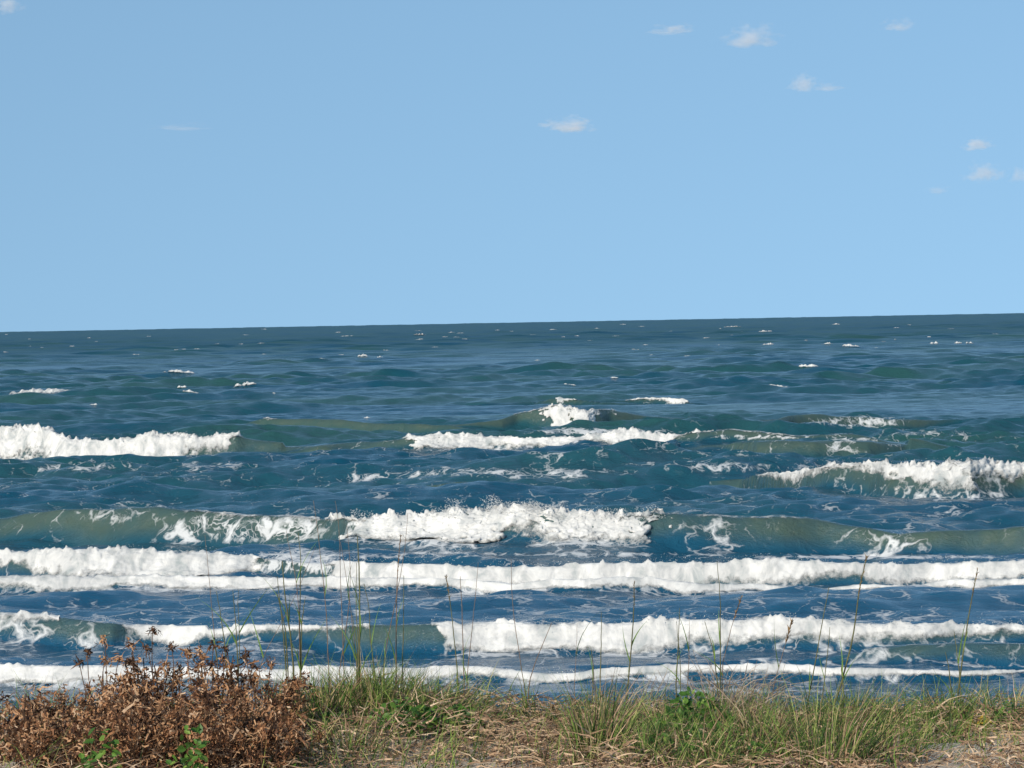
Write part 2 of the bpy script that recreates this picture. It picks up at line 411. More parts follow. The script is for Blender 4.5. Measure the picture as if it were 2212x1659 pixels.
# ------------------------------------------------------------------ water
def build_water():
    ys = [54.0]
    while ys[-1] < 7000:
        y = ys[-1]
        ys.append(y + (0.14 if y < 130 else 0.24 if y < 250 else min(0.24 + (y - 250) * 0.0042, 3 + max(0, y - 900) * 0.014)))
    ys = np.array(ys)
    core = np.linspace(-0.20, 0.20, 460)
    side = 0.20 + np.cumsum(np.linspace(0.004, 0.05, 16))
    ts = np.concatenate([-side[::-1], core, side])
    Y, T = np.meshgrid(ys, ts, indexing='ij')
    X = T * Y
    sp = np.maximum(np.gradient(ys)[:, None] * np.ones_like(T), np.gradient(ts)[None, :] * Y)
    Z, D, foam, silt_glow = sea(X, Y, sp)
    chop = 0.1 + 0.15 * sstep(110, 350, Y) + 0.65 * sstep(400, 1300, Y)
    V = np.stack([X, Y + D, Z], -1).reshape(-1, 3)
    me = mesh_np('water', V, grid_faces(*X.shape), M['water'], True, {'foam': foam.ravel(), 'chop': chop.ravel(), 'silt_glow': silt_glow.ravel(), 'inshore_sky': (0.25 * sstep(190, 150, Y) + 0.5 * sstep(125, 95, Y)).ravel()})
    o = link('water', me)
    tag(o, kind='structure')
build_water()

# ------------------------------------------------------------------ white water of the breakers
def foam_roll(key, x0, x1, du, nv, lump=1.0, over=0.35):
    """lumpy white water lying on the face of a breaker between two places along its crest"""
    X = np.arange(x0, x1, du)
    v = np.linspace(0, 1, nv)
    Vv, Xx = np.meshgrid(v, X, indexing='ij')
    sd = sum(map(ord, key)) + 3
    Yf, a, fb = wave_line(key, Xx)
    run = 1.15 * a + 0.05
    s = -0.35 * run + Vv * run * (1.35 + over)
    Y = Yf + s
    fb = wave_line(key, Xx + np.clip(a, .3, 1.5) * (0.9 * fbm(Xx * 0.9, s * 1.3, sd + 80, 3) + 0.5 * fbm(Xx * 4, s * 5, sd + 84, 2)))[2]
    Z, D, _, _ = sea(Xx, Y)
    arc = s * 1.5
    n_big = fbm(Xx * 0.9, arc * 0.9, sd, 3)
    n_mid = np.abs(fbm(Xx * 3.4, arc * 3.4, sd + 20, 3))
    n_fin = fbm(Xx * 9.0, arc * 9.0, sd + 40, 2)
    face = np.clip(s / run, -0.4, 1 + over)
    # distance inside the white area: down to fb of the face, back to just behind the crest
    lo = 1 - np.clip(fb, 0, 1.2) * 1.12
    inside = np.minimum(face - lo, (1 + over * 0.8) - face)
    inside = inside + 0.12 * n_big + 0.05 * n_fin
    inside = np.minimum(inside, (fb - 0.035) * 2.5)
    ends = np.clip(fb * 3, 0, 1)
    th = np.clip(inside / 0.3, 0, 1) ** 0.7 * ends
    sc = np.clip(a, 0.15, 1.6)
    thick = lump * sc * th * (0.09 + 0.07 * n_big + 0.055 * n_mid + 0.022 * n_fin)
    rag = np.exp(-((face - 1.0) / 0.28) ** 2) * ends * sc * lump
    spike = np.maximum(0, fbm(Xx * 4.5 + .8 * arc, arc * 2.0 + sd, sd + 60, 4, 0.65))
    Vx = Xx + 0.04 * sc * n_fin
    Vy = Y + D - 0.75 * thick
    Vz = Z + 0.03 - 0.08 * sc * np.clip(face, 0, 1) * th + 0.75 * thick + rag * 0.15 * spike
    bad = inside < -0.16
    keep = ~(bad[:-1, :-1] & bad[1:, :-1] & bad[:-1, 1:] & bad[1:, 1:])
    if keep.sum() < 4: return None
    V = np.stack([Vx, Vy, Vz], -1).reshape(-1, 3)
    V, Q, ex = compact(V, grid_faces(nv, len(X), keep), [inside.ravel()])
    return V, Q, ex[0]

def drops(points, r0, r1):
    """spray: small eight-sided drops"""
    P = np.asarray(points); n = len(P)
    base = np.array([[1,0,0],[-1,0,0],[0,1,0],[0,-1,0],[0,0,1],[0,0,-1]], float)
    tri = np.array([[0,2,4],[2,1,4],[1,3,4],[3,0,4],[2,0,5],[1,2,5],[3,1,5],[0,3,5]])
    r = rng.uniform(r0, r1, n) * rng.uniform(.6, 1, n)
    V = (P[:, None, :] + base[None] * r[:, None, None] * rng.uniform(.7, 1.5, (n, 1, 3))).reshape(-1, 3)
    Q = (tri[None] + 6 * np.arange(n)[:, None, None]).reshape(-1, 3)
    return V, Q

def spray_points(key, xa, xb, n, up, pw=2.2):
    X = rng.uniform(xa, xb, n)
    clus = np.clip(fbm(X * 1.5, X * 0 + 3, 91, 3) * 0.5 + 0.6, 0, 1)
    X = X[rng.random(n) < clus]
    Yf, a, fb = wave_line(key, X)
    h = rng.random(len(X)) ** pw * up * (0.6 + .5 * np.clip(fbm(X * 1.1, X * 0, 17, 3) + .4, 0, 1))
    Y = Yf + 1.15 * a + rng.normal(0, 0.35, len(X))
    return np.stack([X, Y - 0.3 * a, a * 1.0 + h], -1)

def gx(key, px):
    """place along a crest for a sketch-grid column"""
    P = BREAK[key]
    foot = np.interp(px, [p[0] for p in P], [p[1] for p in P])
    return on_level(px, foot)[0]

ROLLS = [  # key, first and last column, step, rows, lumpiness, label, spray (n, height)
 ('main', 700, 1470, .045, 70, .95, 'tallest white crash of spray on the green breaking wave in mid picture', (1, 1)),
 ('main', 385, 690, .07, 34, .6, 'thin torn foam along the crest left of the tallest crash', None),
 ('main', 1475, 1800, .07, 34, .5, 'thin foam fringe on the crest of the smooth olive green wave face', None),
 ('inner', -230, 600, .06, 40, 1.0, 'broad white roller at the left edge behind the tall grass stems', (600, .22)),
 ('inner', 700, 2440, .06, 40, 1.0, 'long white roller right below the tallest crash reaching the right edge', (1500, .22)),
 ('thin', -230, 2440, .065, 30, .8, 'narrow unbroken white foam line just in front of the two broad rollers', None),
 ('curl', -230, 125, .06, 34, .9, 'short white cap at the left edge on a curling green wave', None),
 ('curl', 180, 800, .055, 36, .9, 'white curl spilling along the green wave face behind the brown shrub', (400, .22)),
 ('curl', 930, 2440, .055, 40, 1.1, 'long white breaker crossing behind the seed stalks on the right', (1500, .22)),
 ('shore', -230, 2440, .05, 34, .9, 'nearest white shore break just above the dune plants', (600, .22)),
 ('outer_left', -230, 530, .10, 40, 1.1, 'thick white breaker far out at the left edge', (900, .35)),
 ('outer_middle', 850, 1545, .09, 36, 1.0, 'long white breaker far out in the middle of the sea', (900, .3)),
 ('outer_middle', 1550, 1850, .10, 26, .5, 'thin foam line trailing right from the far middle breaker', None),
 ('peak', 1110, 1335, .07, 34, .8, 'small triangular white peak breaking behind the far middle breaker', (200, .25)),
 ('peak_small', 1200, 1250, .07, 24, .8, 'tiny white patch on the swell behind the triangular peak', None),
 ('spill', 1350, 1495, .10, 26, .9, 'short white spilling crest right of the triangular peak', None),
 ('outer_right', 1635, 2440, .08, 42, 1.1, 'heavy white breaker far out at the right edge', (1200, .35)),
 ('swell_a', 566, 618, .09, 20, .7, 'small white dash on the smooth swell left of the middle', None),
]
for key, pa, pb, du, nv, lump, label, spr in ROLLS:
    xa, xb = gx(key, pa), gx(key, pb)
    r = foam_roll(key, xa, xb, du, nv, lump)
    if r is None: continue
    me = mesh_np('breaking_wave', r[0], r[1], M['foam'], True, {'cover': r[2]})
    o = link('breaking_wave', me)
    tag(o, label, 'wave', 'white breakers')
    if spr:
        if key == 'main':
            pts = np.vstack([spray_points(key, gx(key, 960), gx(key, 1260), 8000, .55, 2.6), spray_points(key, gx(key, 755), gx(key, 1440), 6000, .34, 2.4)])
        else:
            pts = spray_points(key, xa, xb, spr[0], spr[1])
        s = link('spray', mesh_np('spray', *drops(pts, .004, .020 if key == 'main' else .015), M['drop'], False), o)
        tag(s, kind='stuff')

# ------------------------------------------------------------------ whitecaps on the open sea
def whitecap(px, py, w, h, seed, label, tilt=0.0):
    g = on_level(px, py + h * .5)
    d = g[1]
    span = min(14, 2 + d * .02)
    Ys = np.linspace(d - span, d + span, 60)
    Zs, Ds, _, _ = sea(np.full(60, g[0]), Ys, np.full(60, 0.3 + d * .003))
    j = int(np.argmax(Zs - (Ys - d) * 0.0))
    y0 = Ys[j]
    W = w * K * y0; Hh = max(.7 * h * K * y0, 0.08)
    nu, nv = max(10, min(60, int(w * 1.1))), 9
    u = np.linspace(-1, 1, nu); v = np.linspace(0, 1, nv)
    Vv, Uu = np.meshgrid(v, u, indexing='ij')
    env = np.clip(1 - np.abs(Uu) ** 2.2, 0, 1) ** .6 * np.clip(0.8 + 0.4 * fbm(Uu * 3.0 + seed, Uu * 0, seed, 3), 0.1, 1.4)
    X = g[0] + Uu * W / 2
    Y = y0 - 2.2 * Hh + Vv * (3.2 * Hh)
    Z, Dd, _, _ = sea(X, Y, np.full_like(X, 0.3 + d * .003))
    bump = np.sin(np.pi * np.clip(Vv, 0, 1)) ** .7 * env * Hh * (0.8 + 0.3 * fbm(Uu * W * 2, Vv * 3, seed + 7, 3))
    Zz = Z + bump + tilt * Uu * Hh * 0.5 - (1 - np.clip(env * 3, 0, 1)) * .1
    V = np.stack([X, Y + Dd - bump * .3, Zz], -1).reshape(-1, 3)
    o = link('whitecap', mesh_np('whitecap', V, grid_faces(nv, nu), M['foam'], True, {'cover': (np.sin(np.pi * Vv) * env * .9 - .12).ravel()}))
    tag(o, label, 'whitecap', 'whitecaps on the open sea')

CAPS = [
 (110,846,140,22,'largest whitecap on the far left sea, ragged and winged'),
 (378,812,72,9,'white streak of foam right of the ragged winged whitecap'),
 (533,834,52,11,'small humped whitecap right of the far left streaks'),
 (405,854,42,8,'lower short whitecap below the far left white streak'),
 (397,839,22,8,'short upturned fleck between two far left white streaks'),
 (260,845,38,6,'faint grey-white streak right of the ragged winged whitecap'),
 (190,883,18,5,'lone fleck above the thick far left breaker'),
 (909,720,28,13,'bright white fleck just under the horizon left of the middle'),
 (786,771,24,7,'white fleck pair, its left one, in the open sea left of the middle'),
 (823,774,14,5,'white fleck pair, its right one, in the open sea left of the middle'),
 (1757,799,44,8,'peaked whitecap alone on the right open sea'),
 (1826,749,40,8,'slanting whitecap dash on the right open sea'),
 (1786,745,26,5,'thin dash up left of the slanting right whitecap'),
 (2122,799,50,6,'flat whitecap near the right edge of the open sea'),
 (1578,705,44,4,'thin white dash just under the horizon right of the middle'),
 (1658,717,30,5,'short dash below the thin dash under the horizon'),
 (1810,699,18,6,'bright fleck touching the horizon line on the right'),
 (2068,741,18,6,'left of two neighbouring bright flecks near the right edge'),
 (2094,740,18,7,'right of two neighbouring bright flecks near the right edge'),
 (2002,742,20,6,'dark-edged fleck left of the two neighbouring right flecks'),
 (1660,744,28,5,'small dash in the open sea right of the middle'),
 (1698,847,60,6,'faint streak in the sea above the right olive swell'),
 (1325,825,20,4,'faint fleck in the sea above the triangular peak'),
 (1232,836,30,4,'thin pale dash up left of the triangular peak'),
 (602,855,10,5,'tiny pointed fleck left of the middle sea'),
 (795,903,20,4,'tiny fleck right of the small white dash on the smooth swell'),
]
for i, (px, py, w, h, lb) in enumerate(CAPS):
    whitecap(px, py, w, h, 100 + i, lb)
tiny = [(10,722),(62,733),(60,750),(98,751),(158,749),(187,730),(207,738),(22,763),(56,776),(275,762),(308,769),(317,728),(380,762),(402,761),(430,756),
        (467,746),(515,746),(570,745),(530,724),(572,711),(634,709),(654,737),(672,738),(696,735),(735,770),(575,765),(745,728),(760,728),(690,784),(730,719),
        (905,714),(905,735),(948,736),(975,719),(995,720),(960,730),(986,730),(1005,736),(830,760),(942,752),(1075,715),(1105,717),(1150,724),(1195,712),(1218,729),
        (1245,727),(1275,738),(1290,710),(1345,700),(1385,705),(1330,727),(1375,759),(1405,770),(1450,718),(1530,733),(1545,746),(1575,727),(1600,719),
        (1890,752),(1920,741),(1940,738),(2020,730),(2060,711),(2140,727),(2110,728),(1938,710),(1960,703),(1720,740),(1740,741),(1775,744),(1560,712),(1390,745),(1160,780),(1480,775)]
for i, (px, py) in enumerate(tiny[::1]):
    whitecap(px, py, rng.uniform(6, 20), rng.uniform(1.0, 2.3), 300 + i, 'tiny white fleck of foam scattered on the far sea under the horizon')

# ------------------------------------------------------------------ clouds
def cloud_material(name, dens, seed):
    mt = bpy.data.materials.new(name); mt.use_nodes = True
    t = mt.node_tree; t.nodes.remove(t.nodes['Principled BSDF'])
    pv = t.nodes.new('ShaderNodeVolumePrincipled')
    pv.inputs['Color'].default_value = (0.96, 0.955, 0.985, 1); pv.inputs['Anisotropy'].default_value = 0.0
    co = t.nodes.new('ShaderNodeTexCoord').outputs['Object']
    ad = N(t, 'ShaderNodeVectorMath', operation='ADD'); ad.inputs[1].default_value = (seed * 3.1, seed * 1.7, 0)
    t.links.new(co, ad.inputs[0])
    nz = N(t, 'ShaderNodeTexNoise', Scale=1.9, Detail=5.0, Roughness=0.6); t.links.new(ad.outputs[0], nz.inputs['Vector'])
    sx = t.nodes.new('ShaderNodeSeparateXYZ'); t.links.new(co, sx.inputs[0])
    cx = t.nodes.new('ShaderNodeCombineXYZ'); t.links.new(sx.outputs[0], cx.inputs[0]); t.links.new(sx.outputs[1], cx.inputs[1])
    zz = math_n(t, 'MULTIPLY_ADD', sx.outputs[2], 0.9, 0.12)
    t.links.new(math_n(t, 'ADD', zz, math_n(t, 'MULTIPLY', math_n(t, 'MINIMUM', zz, 0.0), 1.6)), cx.inputs[2])
    ln = N(t, 'ShaderNodeVectorMath', operation='LENGTH'); t.links.new(cx.outputs[0], ln.inputs[0])
    v = math_n(t, 'SUBTRACT', math_n(t, 'MULTIPLY_ADD', nz.outputs[0], 3.0, -0.85), ln.outputs['Value'])
    v = math_n(t, 'MULTIPLY', math_n(t, 'MULTIPLY', v, 1.3, clamp=True), dens)
    t.links.new(v, pv.inputs['Density'])
    t.links.new(pv.outputs[0], t.nodes['Material Output'].inputs['Volume'])
    return mt

def ico_mesh(name, mat, seed, flat=0.35):
    import bmesh
    bm = bmesh.new(); bmesh.ops.create_icosphere(bm, subdivisions=3, radius=1.0)
    for v in bm.verts:
        v.co *= 1.05
    me = bpy.data.meshes.new(name); bm.to_mesh(me); bm.free()
    me.materials.append(mat)
    return me

CLOUDS = [(1450,66,95,26,.9,'faint grey cloud scrap at the top, left of the brightest top cloud'),
 (1622,84,120,50,1.6,'brightest white cloud puff near the top of the sky'),
 (1942,56,70,34,1.1,'small grey cloud tuft at the top right'),
 (1736,184,70,44,1.6,'upright white puff with a tail, right of the middle sky'),
 (1790,190,80,18,.5,'faint cloud wisp trailing right of the upright puff'),
 (1232,274,115,36,1.7,'white topped cloud alone in the middle of the sky'),
 (2110,314,72,30,1.5,'small white cloud near the right edge, above the slanting pair'),
 (2128,376,85,44,1.6,'slanting white cloud near the right edge'),
 (2205,380,50,40,1.3,'white cloud cut off by the right edge of the picture'),
 (2025,412,50,22,.5,'very faint pale scrap low on the right sky'),
 (8,14,80,44,1.4,'grey cloud in the top left corner'),
 (385,276,130,18,.14,'very faint flat cloud streak in the left sky')]
for i, (px, py, w, h, dn, lb) in enumerate(CLOUDS):
    Yc = 10500 + 300 * (i % 4)
    p = on_dist(px, py, Yc)
    W, Hh = w * K * Yc, h * K * Yc
    o = link('cloud', ico_mesh('cloud', cloud_material('cloud_vapour', 0.008 * dn * 100 / max(Hh, 30), i + 1), i), loc=p)
    o.scale = (W * .66, W * .5, Hh * .78)
    tag(o, lb, 'cloud', 'small fair-weather clouds')

# ------------------------------------------------------------------ dune and beach
def dune_z(X, Y):
    X = np.asarray(X, float); Y = np.asarray(Y, float)
    cr = 25.4 + 0.35 * noise(X * .4, X * 0 + 2, 5)
    z = 4.72 + 0.05 * noise(X * .35 + 9, Y * .3, 8) + 0.035 * fbm(X * 1.3, Y * 1.3, 12, 3)
    z = z + 0.06 * np.exp(-((X + 3.4) / 1.2) ** 2)
    z = z + 0.17 * np.exp(-((X + 1.05) / 0.85) ** 2) * sstep(23.2, 24.8, Y)      # low mound under the green clumps
    fall = np.maximum(Y - cr, 0)
    z = z - np.minimum(fall * 0.30, 0.02 * fall ** 2 + .09 * fall) * (fall < 8) - np.where(fall >= 8, 2.0 + (fall - 8) * .12, 0)
    z = np.where(Y < 20, z - (20 - Y) * 0.02, z)
    return np.maximum(z, -1.2)

ys = np.concatenate([np.arange(2, 21, .6), np.arange(21, 28, .07), np.arange(28, 66, .7)])
xs = np.concatenate([np.arange(-60, -5.5, 3.0), np.arange(-5.5, 5.5, .07), np.arange(5.5, 60, 3.0)])
Yg, Xg = np.meshgrid(ys, xs, indexing='ij')
o = link('dune', mesh_np('dune', np.stack([Xg, Yg, dune_z(Xg, Yg)], -1).reshape(-1, 3), grid_faces(*Xg.shape), M['sand']))
tag(o, kind='structure')

# ------------------------------------------------------------------ plant building blocks
def strips(base, dirv, length, width, bend, segs=4, wiggle=0.0, taper=1.3, curl=None):
    """many ribbons at once: base (n,3), dirv unit (n,3), length (n), width (n), bend (n,3) displacement at the tip"""
    n = len(base)
    t = np.linspace(0, 1, segs + 1)
    c = base[:, None] + dirv[:, None] * (length[:, None] * t)[..., None] + bend[:, None] * (t ** 2)[None, :, None]
    if wiggle:
        c[:, 1:] += rng.normal(0, wiggle, (n, segs, 3))
    side = np.cross(dirv, rng.normal(0, 1, (n, 3))); side /= np.linalg.norm(side, axis=1)[:, None] + 1e-9
    w = width[:, None] * np.maximum(0.06, (1 - t[None] ** taper)) * 0.5
    L = c - side[:, None] * w[..., None]; Rr = c + side[:, None] * w[..., None]
    V = np.stack([L, Rr], 2).reshape(-1, 3)
    k = 2 * (segs + 1)
    j = np.arange(segs) * 2
    q = np.stack([j, j + 1, j + 3, j + 2], -1)
    Q = (q[None] + (np.arange(n) * k)[:, None, None]).reshape(-1, 4)
    return V, Q

def tube(path, r0, r1, sides=4):
    P = np.asarray(path, float); n = len(P)
    V = []
    for i in range(n):
        d = P[min(i + 1, n - 1)] - P[max(i - 1, 0)]; d /= np.linalg.norm(d) + 1e-9
        a = np.cross(d, [0.3, 1, 0.1]); a /= np.linalg.norm(a); b = np.cross(d, a)
        r = r0 + (r1 - r0) * i / (n - 1)
        for s in range(sides):
            an = 2 * math.pi * s / sides
            V.append(P[i] + r * (math.cos(an) * a + math.sin(an) * b))
    Q = [[i * sides + s, i * sides + (s + 1) % sides, (i + 1) * sides + (s + 1) % sides, (i + 1) * sides + s] for i in range(n - 1) for s in range(sides)]
    return np.array(V), np.array(Q)

def join(parts):
    Vs, Qs, k = [], [], 0
    for V, Q in parts:
        Vs.append(V); Qs.append(Q + k); k += len(V)
    return np.vstack(Vs), np.vstack(Qs)

def unit(v): return v / (np.linalg.norm(v, axis=-1, keepdims=True) + 1e-9)

def root(name, loc, label, cat, group=None):
    o = bpy.data.objects.new(name, None); COL.objects.link(o)
    o.empty_display_size = .1; o.location = loc
    tag(o, label, cat, group)
    return o

def part(name, VQ, mat, parent, smooth=False, kind=None, label=None, under=None):
    o = link(name, mesh_np(name, VQ[0] - np.array(parent.location), VQ[1], mat, smooth), under or parent)
    if kind: o['kind'] = kind
    if label: o['label'] = label
    return o

def ground(px, py):
    """where the line of sight through a sketch-grid point meets the dune"""
    for Y in np.arange(21.5, 27.5, .02):
        p = on_dist(px, py, Y)
        if p[2] <= dune_z(p[0], Y): return p
    p = on_dist(px, py, 25.5); p[2] = float(dune_z(p[0], 25.5))
    return p

def at(px, Y):
    p = on_dist(px, 1580, Y)
    return np.array([p[0], Y, float(dune_z(p[0], Y))])

def upright(n, lean=0.25):
    return unit(np.stack([rng.normal(0.03, lean, n), rng.normal(0, lean, n), np.ones(n)], -1))

# ------------------------------------------------------------------ straw thatch and short grass on the dune
def thatch(n, Y0, Y1, lmin, lmax, wid, flat, dens):
    X = rng.uniform(-4.8, 4.8, n); Y = rng.uniform(Y0, Y1, n)
    px, _ = to_px(X, Y, 4.7)
    keep = rng.random(n) < dens(px, Y, fbm(X * 1.1, Y * 1.1, 33, 3))
    X, Y = X[keep], Y[keep]; n = len(X)
    base = np.stack([X, Y, dune_z(X, Y) + (rng.random(n) ** 1.2 * .21 - .01) * (.6 + .5 * np.clip(fbm(X * 1.8, Y * 1.8, 77, 2) + .3, 0, 1.2))], -1)
    an = rng.uniform(0, 6.283, n)
    d = unit(np.stack([np.cos(an), np.sin(an), rng.uniform(-.15, .9, n) * (1 - flat) + .12], -1))
    L = rng.uniform(lmin, lmax, n)
    bend = np.stack([rng.normal(0, .35, n) * L, rng.normal(0, .35, n) * L, -rng.uniform(.0, .5, n) * L], -1)
    return strips(base, d, L, rng.uniform(.6, 1.4, n) * wid, bend, 4, .006)

def d_straw(px, Y, nz):
    bare = np.exp(-((px - 2080) / 170) ** 2) * (Y < 24.9) + .75 * np.exp(-((px - 950) / 90) ** 2) * (Y < 23.3) + .8 * np.exp(-((px - 40) / 60) ** 2)
    return np.clip(.8 + .5 * nz - .72 * bare, .10, 1)
o = link('straw_thatch', mesh_np('straw_thatch', *thatch(40000, 21.6, 26.2, .06, .26, .0115, .3, d_straw), M['straw'], False))
tag(o, 'tangled tan straw and dead stems covering the sand of the dune', 'straw', kind='stuff')

def grass_field(n, lo, hi, wid, dens, Y0=22.3, Y1=26.2, lean=.35):
    X = rng.uniform(-4.8, 4.8, n); Y = rng.uniform(Y0, Y1, n)
    px, _ = to_px(X, Y, 4.7)
    keep = rng.random(n) < dens(px, Y, fbm(X * 1.6, Y * 1.6, 54, 3))
    X, Y = X[keep], Y[keep]; n = len(X)
    base = np.stack([X, Y, dune_z(X, Y) - .01], -1)
    L = rng.uniform(lo, hi, n)
    bend = np.stack([rng.normal(.06, .22, n) * L, rng.normal(0, .2, n) * L, -rng.uniform(0, .3, n) * L], -1)
    return strips(base, upright(n, lean), L, rng.uniform(.6, 1.3, n) * wid, bend, 4, .004)

def d_grass(px, Y, nz):
    a = np.exp(-((px - 880) / 180) ** 2) * (Y > 24.2) + .9 * np.exp(-((px - 1500) / 190) ** 2) + .85 * np.exp(-((px - 1760) / 200) ** 2) * (Y > 23) + .55 * np.exp(-((px - 2060) / 200) ** 2) * (Y > 25)
    a = a + .25 * (px < 700) * (Y > 25.2) + .12
    return np.clip(a * (.75 + .8 * nz), 0.02, 1)
o = link('dune_grass', mesh_np('dune_grass', *grass_field(27000, .14, .52, .0095, d_grass), M['green'], False))
tag(o, 'short green and straw coloured grass spread over the dune top', 'grass', kind='stuff')

# ------------------------------------------------------------------ sea oats: clumps of tall stalks
def smooth_path(pts, Y, n=14):
    P = np.array([on_dist(x, y, Y) for x, y in pts])
    P[:, 1] += np.linspace(0, rng.normal(0, .12), len(P))
    t = np.linspace(0, 1, len(P)); tt = np.linspace(0, 1, n)
    out = np.stack([np.interp(tt, t, P[:, i]) for i in range(3)], -1)
    for _ in range(2): out[1:-1] = (out[:-2] + 2 * out[1:-1] + out[2:]) / 4
    out[1:-1, 0] += rng.normal(0, .0012, n - 2)
    return out

def oat_clump(Y, stalks, nbl, blen, label, spread=.10, px=None):
    """stalks: (points base to tip, thickness, has seed head, dry)"""
    bx = px if px is not None else np.mean([s[0][0][0] for s in stalks])
    b = at(bx, Y)
    o = root('sea_oats', b, label, 'grass', 'sea oats on the dune crest')
    for pts, r, seed, dry in stalks:
        P = smooth_path(pts, Y)
        foot = np.array([P[0, 0] + (b[0] - P[0, 0]) * .35, Y, 0]); foot[2] = float(dune_z(foot[0], Y)) - .02
        P = np.vstack([foot, P])
        st = part('stalk', tube(P, r, r * .38), M['oatdry' if dry else 'oat'], o, True)
        if seed:
            k = len(P); i0 = int(k * .72)
            seg = P[i0:]; m_ = 46
            t = rng.random(m_) * (len(seg) - 1.01); ii = t.astype(int); fr = (t - ii)[:, None]
            bs = seg[ii] * (1 - fr) + seg[ii + 1] * fr
            dv = unit(unit(seg[-1] - seg[0])[None] + rng.normal(0, .28, (m_, 3)))
            ln = rng.uniform(.02, .045, m_) * seed
            V, Q = strips(bs, dv, ln, np.full(m_, .009) * seed, rng.normal(0, .006, (m_, 3)), 2, 0, 2.0)
            part('seed_head', (V, Q), M['seed'], o, under=st)
        # a stalk carries a few long narrow leaves
        for _ in range(3 if r > .006 else 1):
            k = int(rng.integers(1, max(2, int(len(P) * .6))))
            dv = unit(np.array([[rng.normal(0, .22), rng.normal(0, .2), 1.0]]))
            part('leaf', strips(P[k:k + 1], dv, rng.uniform(.2, .48, 1), np.array([.012]), np.array([[rng.normal(0, .09), rng.normal(0, .06), -rng.uniform(0, .06)]]), 5), M['green'], o, under=st)
    if nbl:
        bs = b + np.stack([rng.normal(0, spread, nbl), rng.normal(0, spread, nbl), np.zeros(nbl) - .02], -1)
        L = rng.uniform(.4, 1.0, nbl) * blen * 1.15
        bend = np.stack([rng.normal(.03, .22, nbl) * L, rng.normal(0, .2, nbl) * L, -rng.uniform(0, .28, nbl) * L], -1)
        part('blades', strips(bs, upright(nbl, .2), L, rng.uniform(.6, 1.3, nbl) * .010, bend, 6, .003), M['green'], o, kind='stuff')
    return o

T, S_, B_ = .0038, .0056, .0085     # thin, medium, bold stem radius
oat_clump(25.2, [([(470,1440),(463,1376),(452,1250),(443,1155)], T, 0, 1), ([(490,1440),(484,1386),(474,1320),(466,1279)], S_, 0, 0),
                 ([(514,1440),(512,1389),(508,1320),(504,1275)], S_, 0, 0), ([(516,1440),(518,1380),(514,1300),(516,1272)], T, 0, 0)], 110, .45,
          'leftmost sea oats, few stems rising behind the brown dead shrub', .12)
oat_clump(25.1, [([(634,1450),(632,1414),(623,1332),(614,1264),(611,1211)], B_, 0, 0), ([(618,1450),(616,1414),(611,1344),(603,1274),(601,1243)], S_, 0, 0),
                 ([(622,1450),(618,1358),(601,1280),(599,1274)], S_, 0, 0)], 130, .55, 'green sea oats clump at the right end of the brown dead shrub', .11)
oat_clump(25.3, [([(650,1450),(649,1414),(646,1320),(649,1264),(649,1204),(643,1152)], S_ * 1.15, 0, 0), ([(648,1450),(647,1390),(644,1274),(632,1220),(623,1176),(617,1145)], T, 0, 1),
                 ([(560,1450),(572,1409),(644,1278),(681,1180)], T * .8, 0, 1), ([(651,1440),(650,1355),(656,1310),(659,1290)], S_, 0, 0)], 60, .4,
          'dark crossing sea oats stems just right of the green clump', .1)
oat_clump(25.2, [([(711,1460),(709,1437),(706,1320),(693,1213),(686,1134),(677,1081)], T * 1.15, 0, 1)], 70, .35, 'single thin red-brown stem left of the three crossing stems', .12)
oat_clump(25.4, [([(743,1460),(741,1386),(736,1274),(733,1134),(724,1082)], T, 0, 1), ([(733,1450),(737,1430),(756,1309),(758,1215),(750,1134)], T * 1.1, 0, 1),
                 ([(772,1460),(768,1414),(751,1274),(734,1173)], T, 0, 1)], 80, .4, 'three thin crossing dry stems left of the thickest green clump', .13)
oat_clump(25.0, [([(774,1470),(775,1437),(777,1320),(776,1227),(771,1159)], B_ * 1.1, 0, 0), ([(810,1470),(807,1437),(798,1355),(799,1316),(787,1260)], S_, 0, 0),
                 ([(778,1470),(776,1420),(767,1330),(768,1220)], S_, 0, 0), ([(771,1470),(772,1400),(764,1350),(760,1330)], S_, 0, 0)], 190, .6,
          'thickest tall green sea oats clump left of the middle', .10)
oat_clump(25.3, [([(828,1450),(833,1402),(859,1278),(875,1192),(882,1106)], T, 0, 1), ([(856,1470),(856,1437),(856,1344),(859,1227),(867,1155)], S_ * 1.1, .7, 1),
                 ([(869,1470),(869,1437),(871,1344),(871,1246)], S_, 0, 0)], 120, .5, 'three upright stems, one with a slim dark head, right of the thickest clump', .12)
oat_clump(25.4, [([(992,1520),(990,1472),(978,1350),(970,1290),(963,1246)], S_, .8, 0), ([(1005,1530),(1003,1498),(1000,1400),(998,1320),(994,1245)], S_, 0, 1),
                 ([(1008,1490),(1012,1427),(1026,1300),(1033,1215)], T, 0, 1)], 90, .35, 'three splayed sea oats stems by the green vine left of the middle', .09)
oat_clump(25.5, [([(1138,1530),(1136,1500),(1123,1427),(1106,1310),(1104,1210)], T * 1.2, 0, 1), ([(1140,1530),(1142,1480),(1151,1442),(1192,1344)], S_, 0, 1),
                 ([(1130,1530),(1126,1480),(1118,1455)], T, 0, 0)], 40, .45, 'two stems forming a V over the gap of open water', .05)
oat_clump(25.4, [([(1240,1490),(1245,1427),(1248,1352)], T * .8, 0, 1), ([(1296,1520),(1297,1457),(1299,1380),(1299,1322)], S_, 0, 0),
                 ([(1280,1500),(1282,1440),(1276,1395)], S_, 0, 0)], 60, .4, 'short green stems left of the straight bold stem in the middle', .10)
oat_clump(25.4, [([(1352,1530),(1354,1494),(1365,1367),(1367,1300),(1367,1250)], S_ * 1.25, .6, 0)], 40, .35, 'straight bold single stem right of the middle', .08)
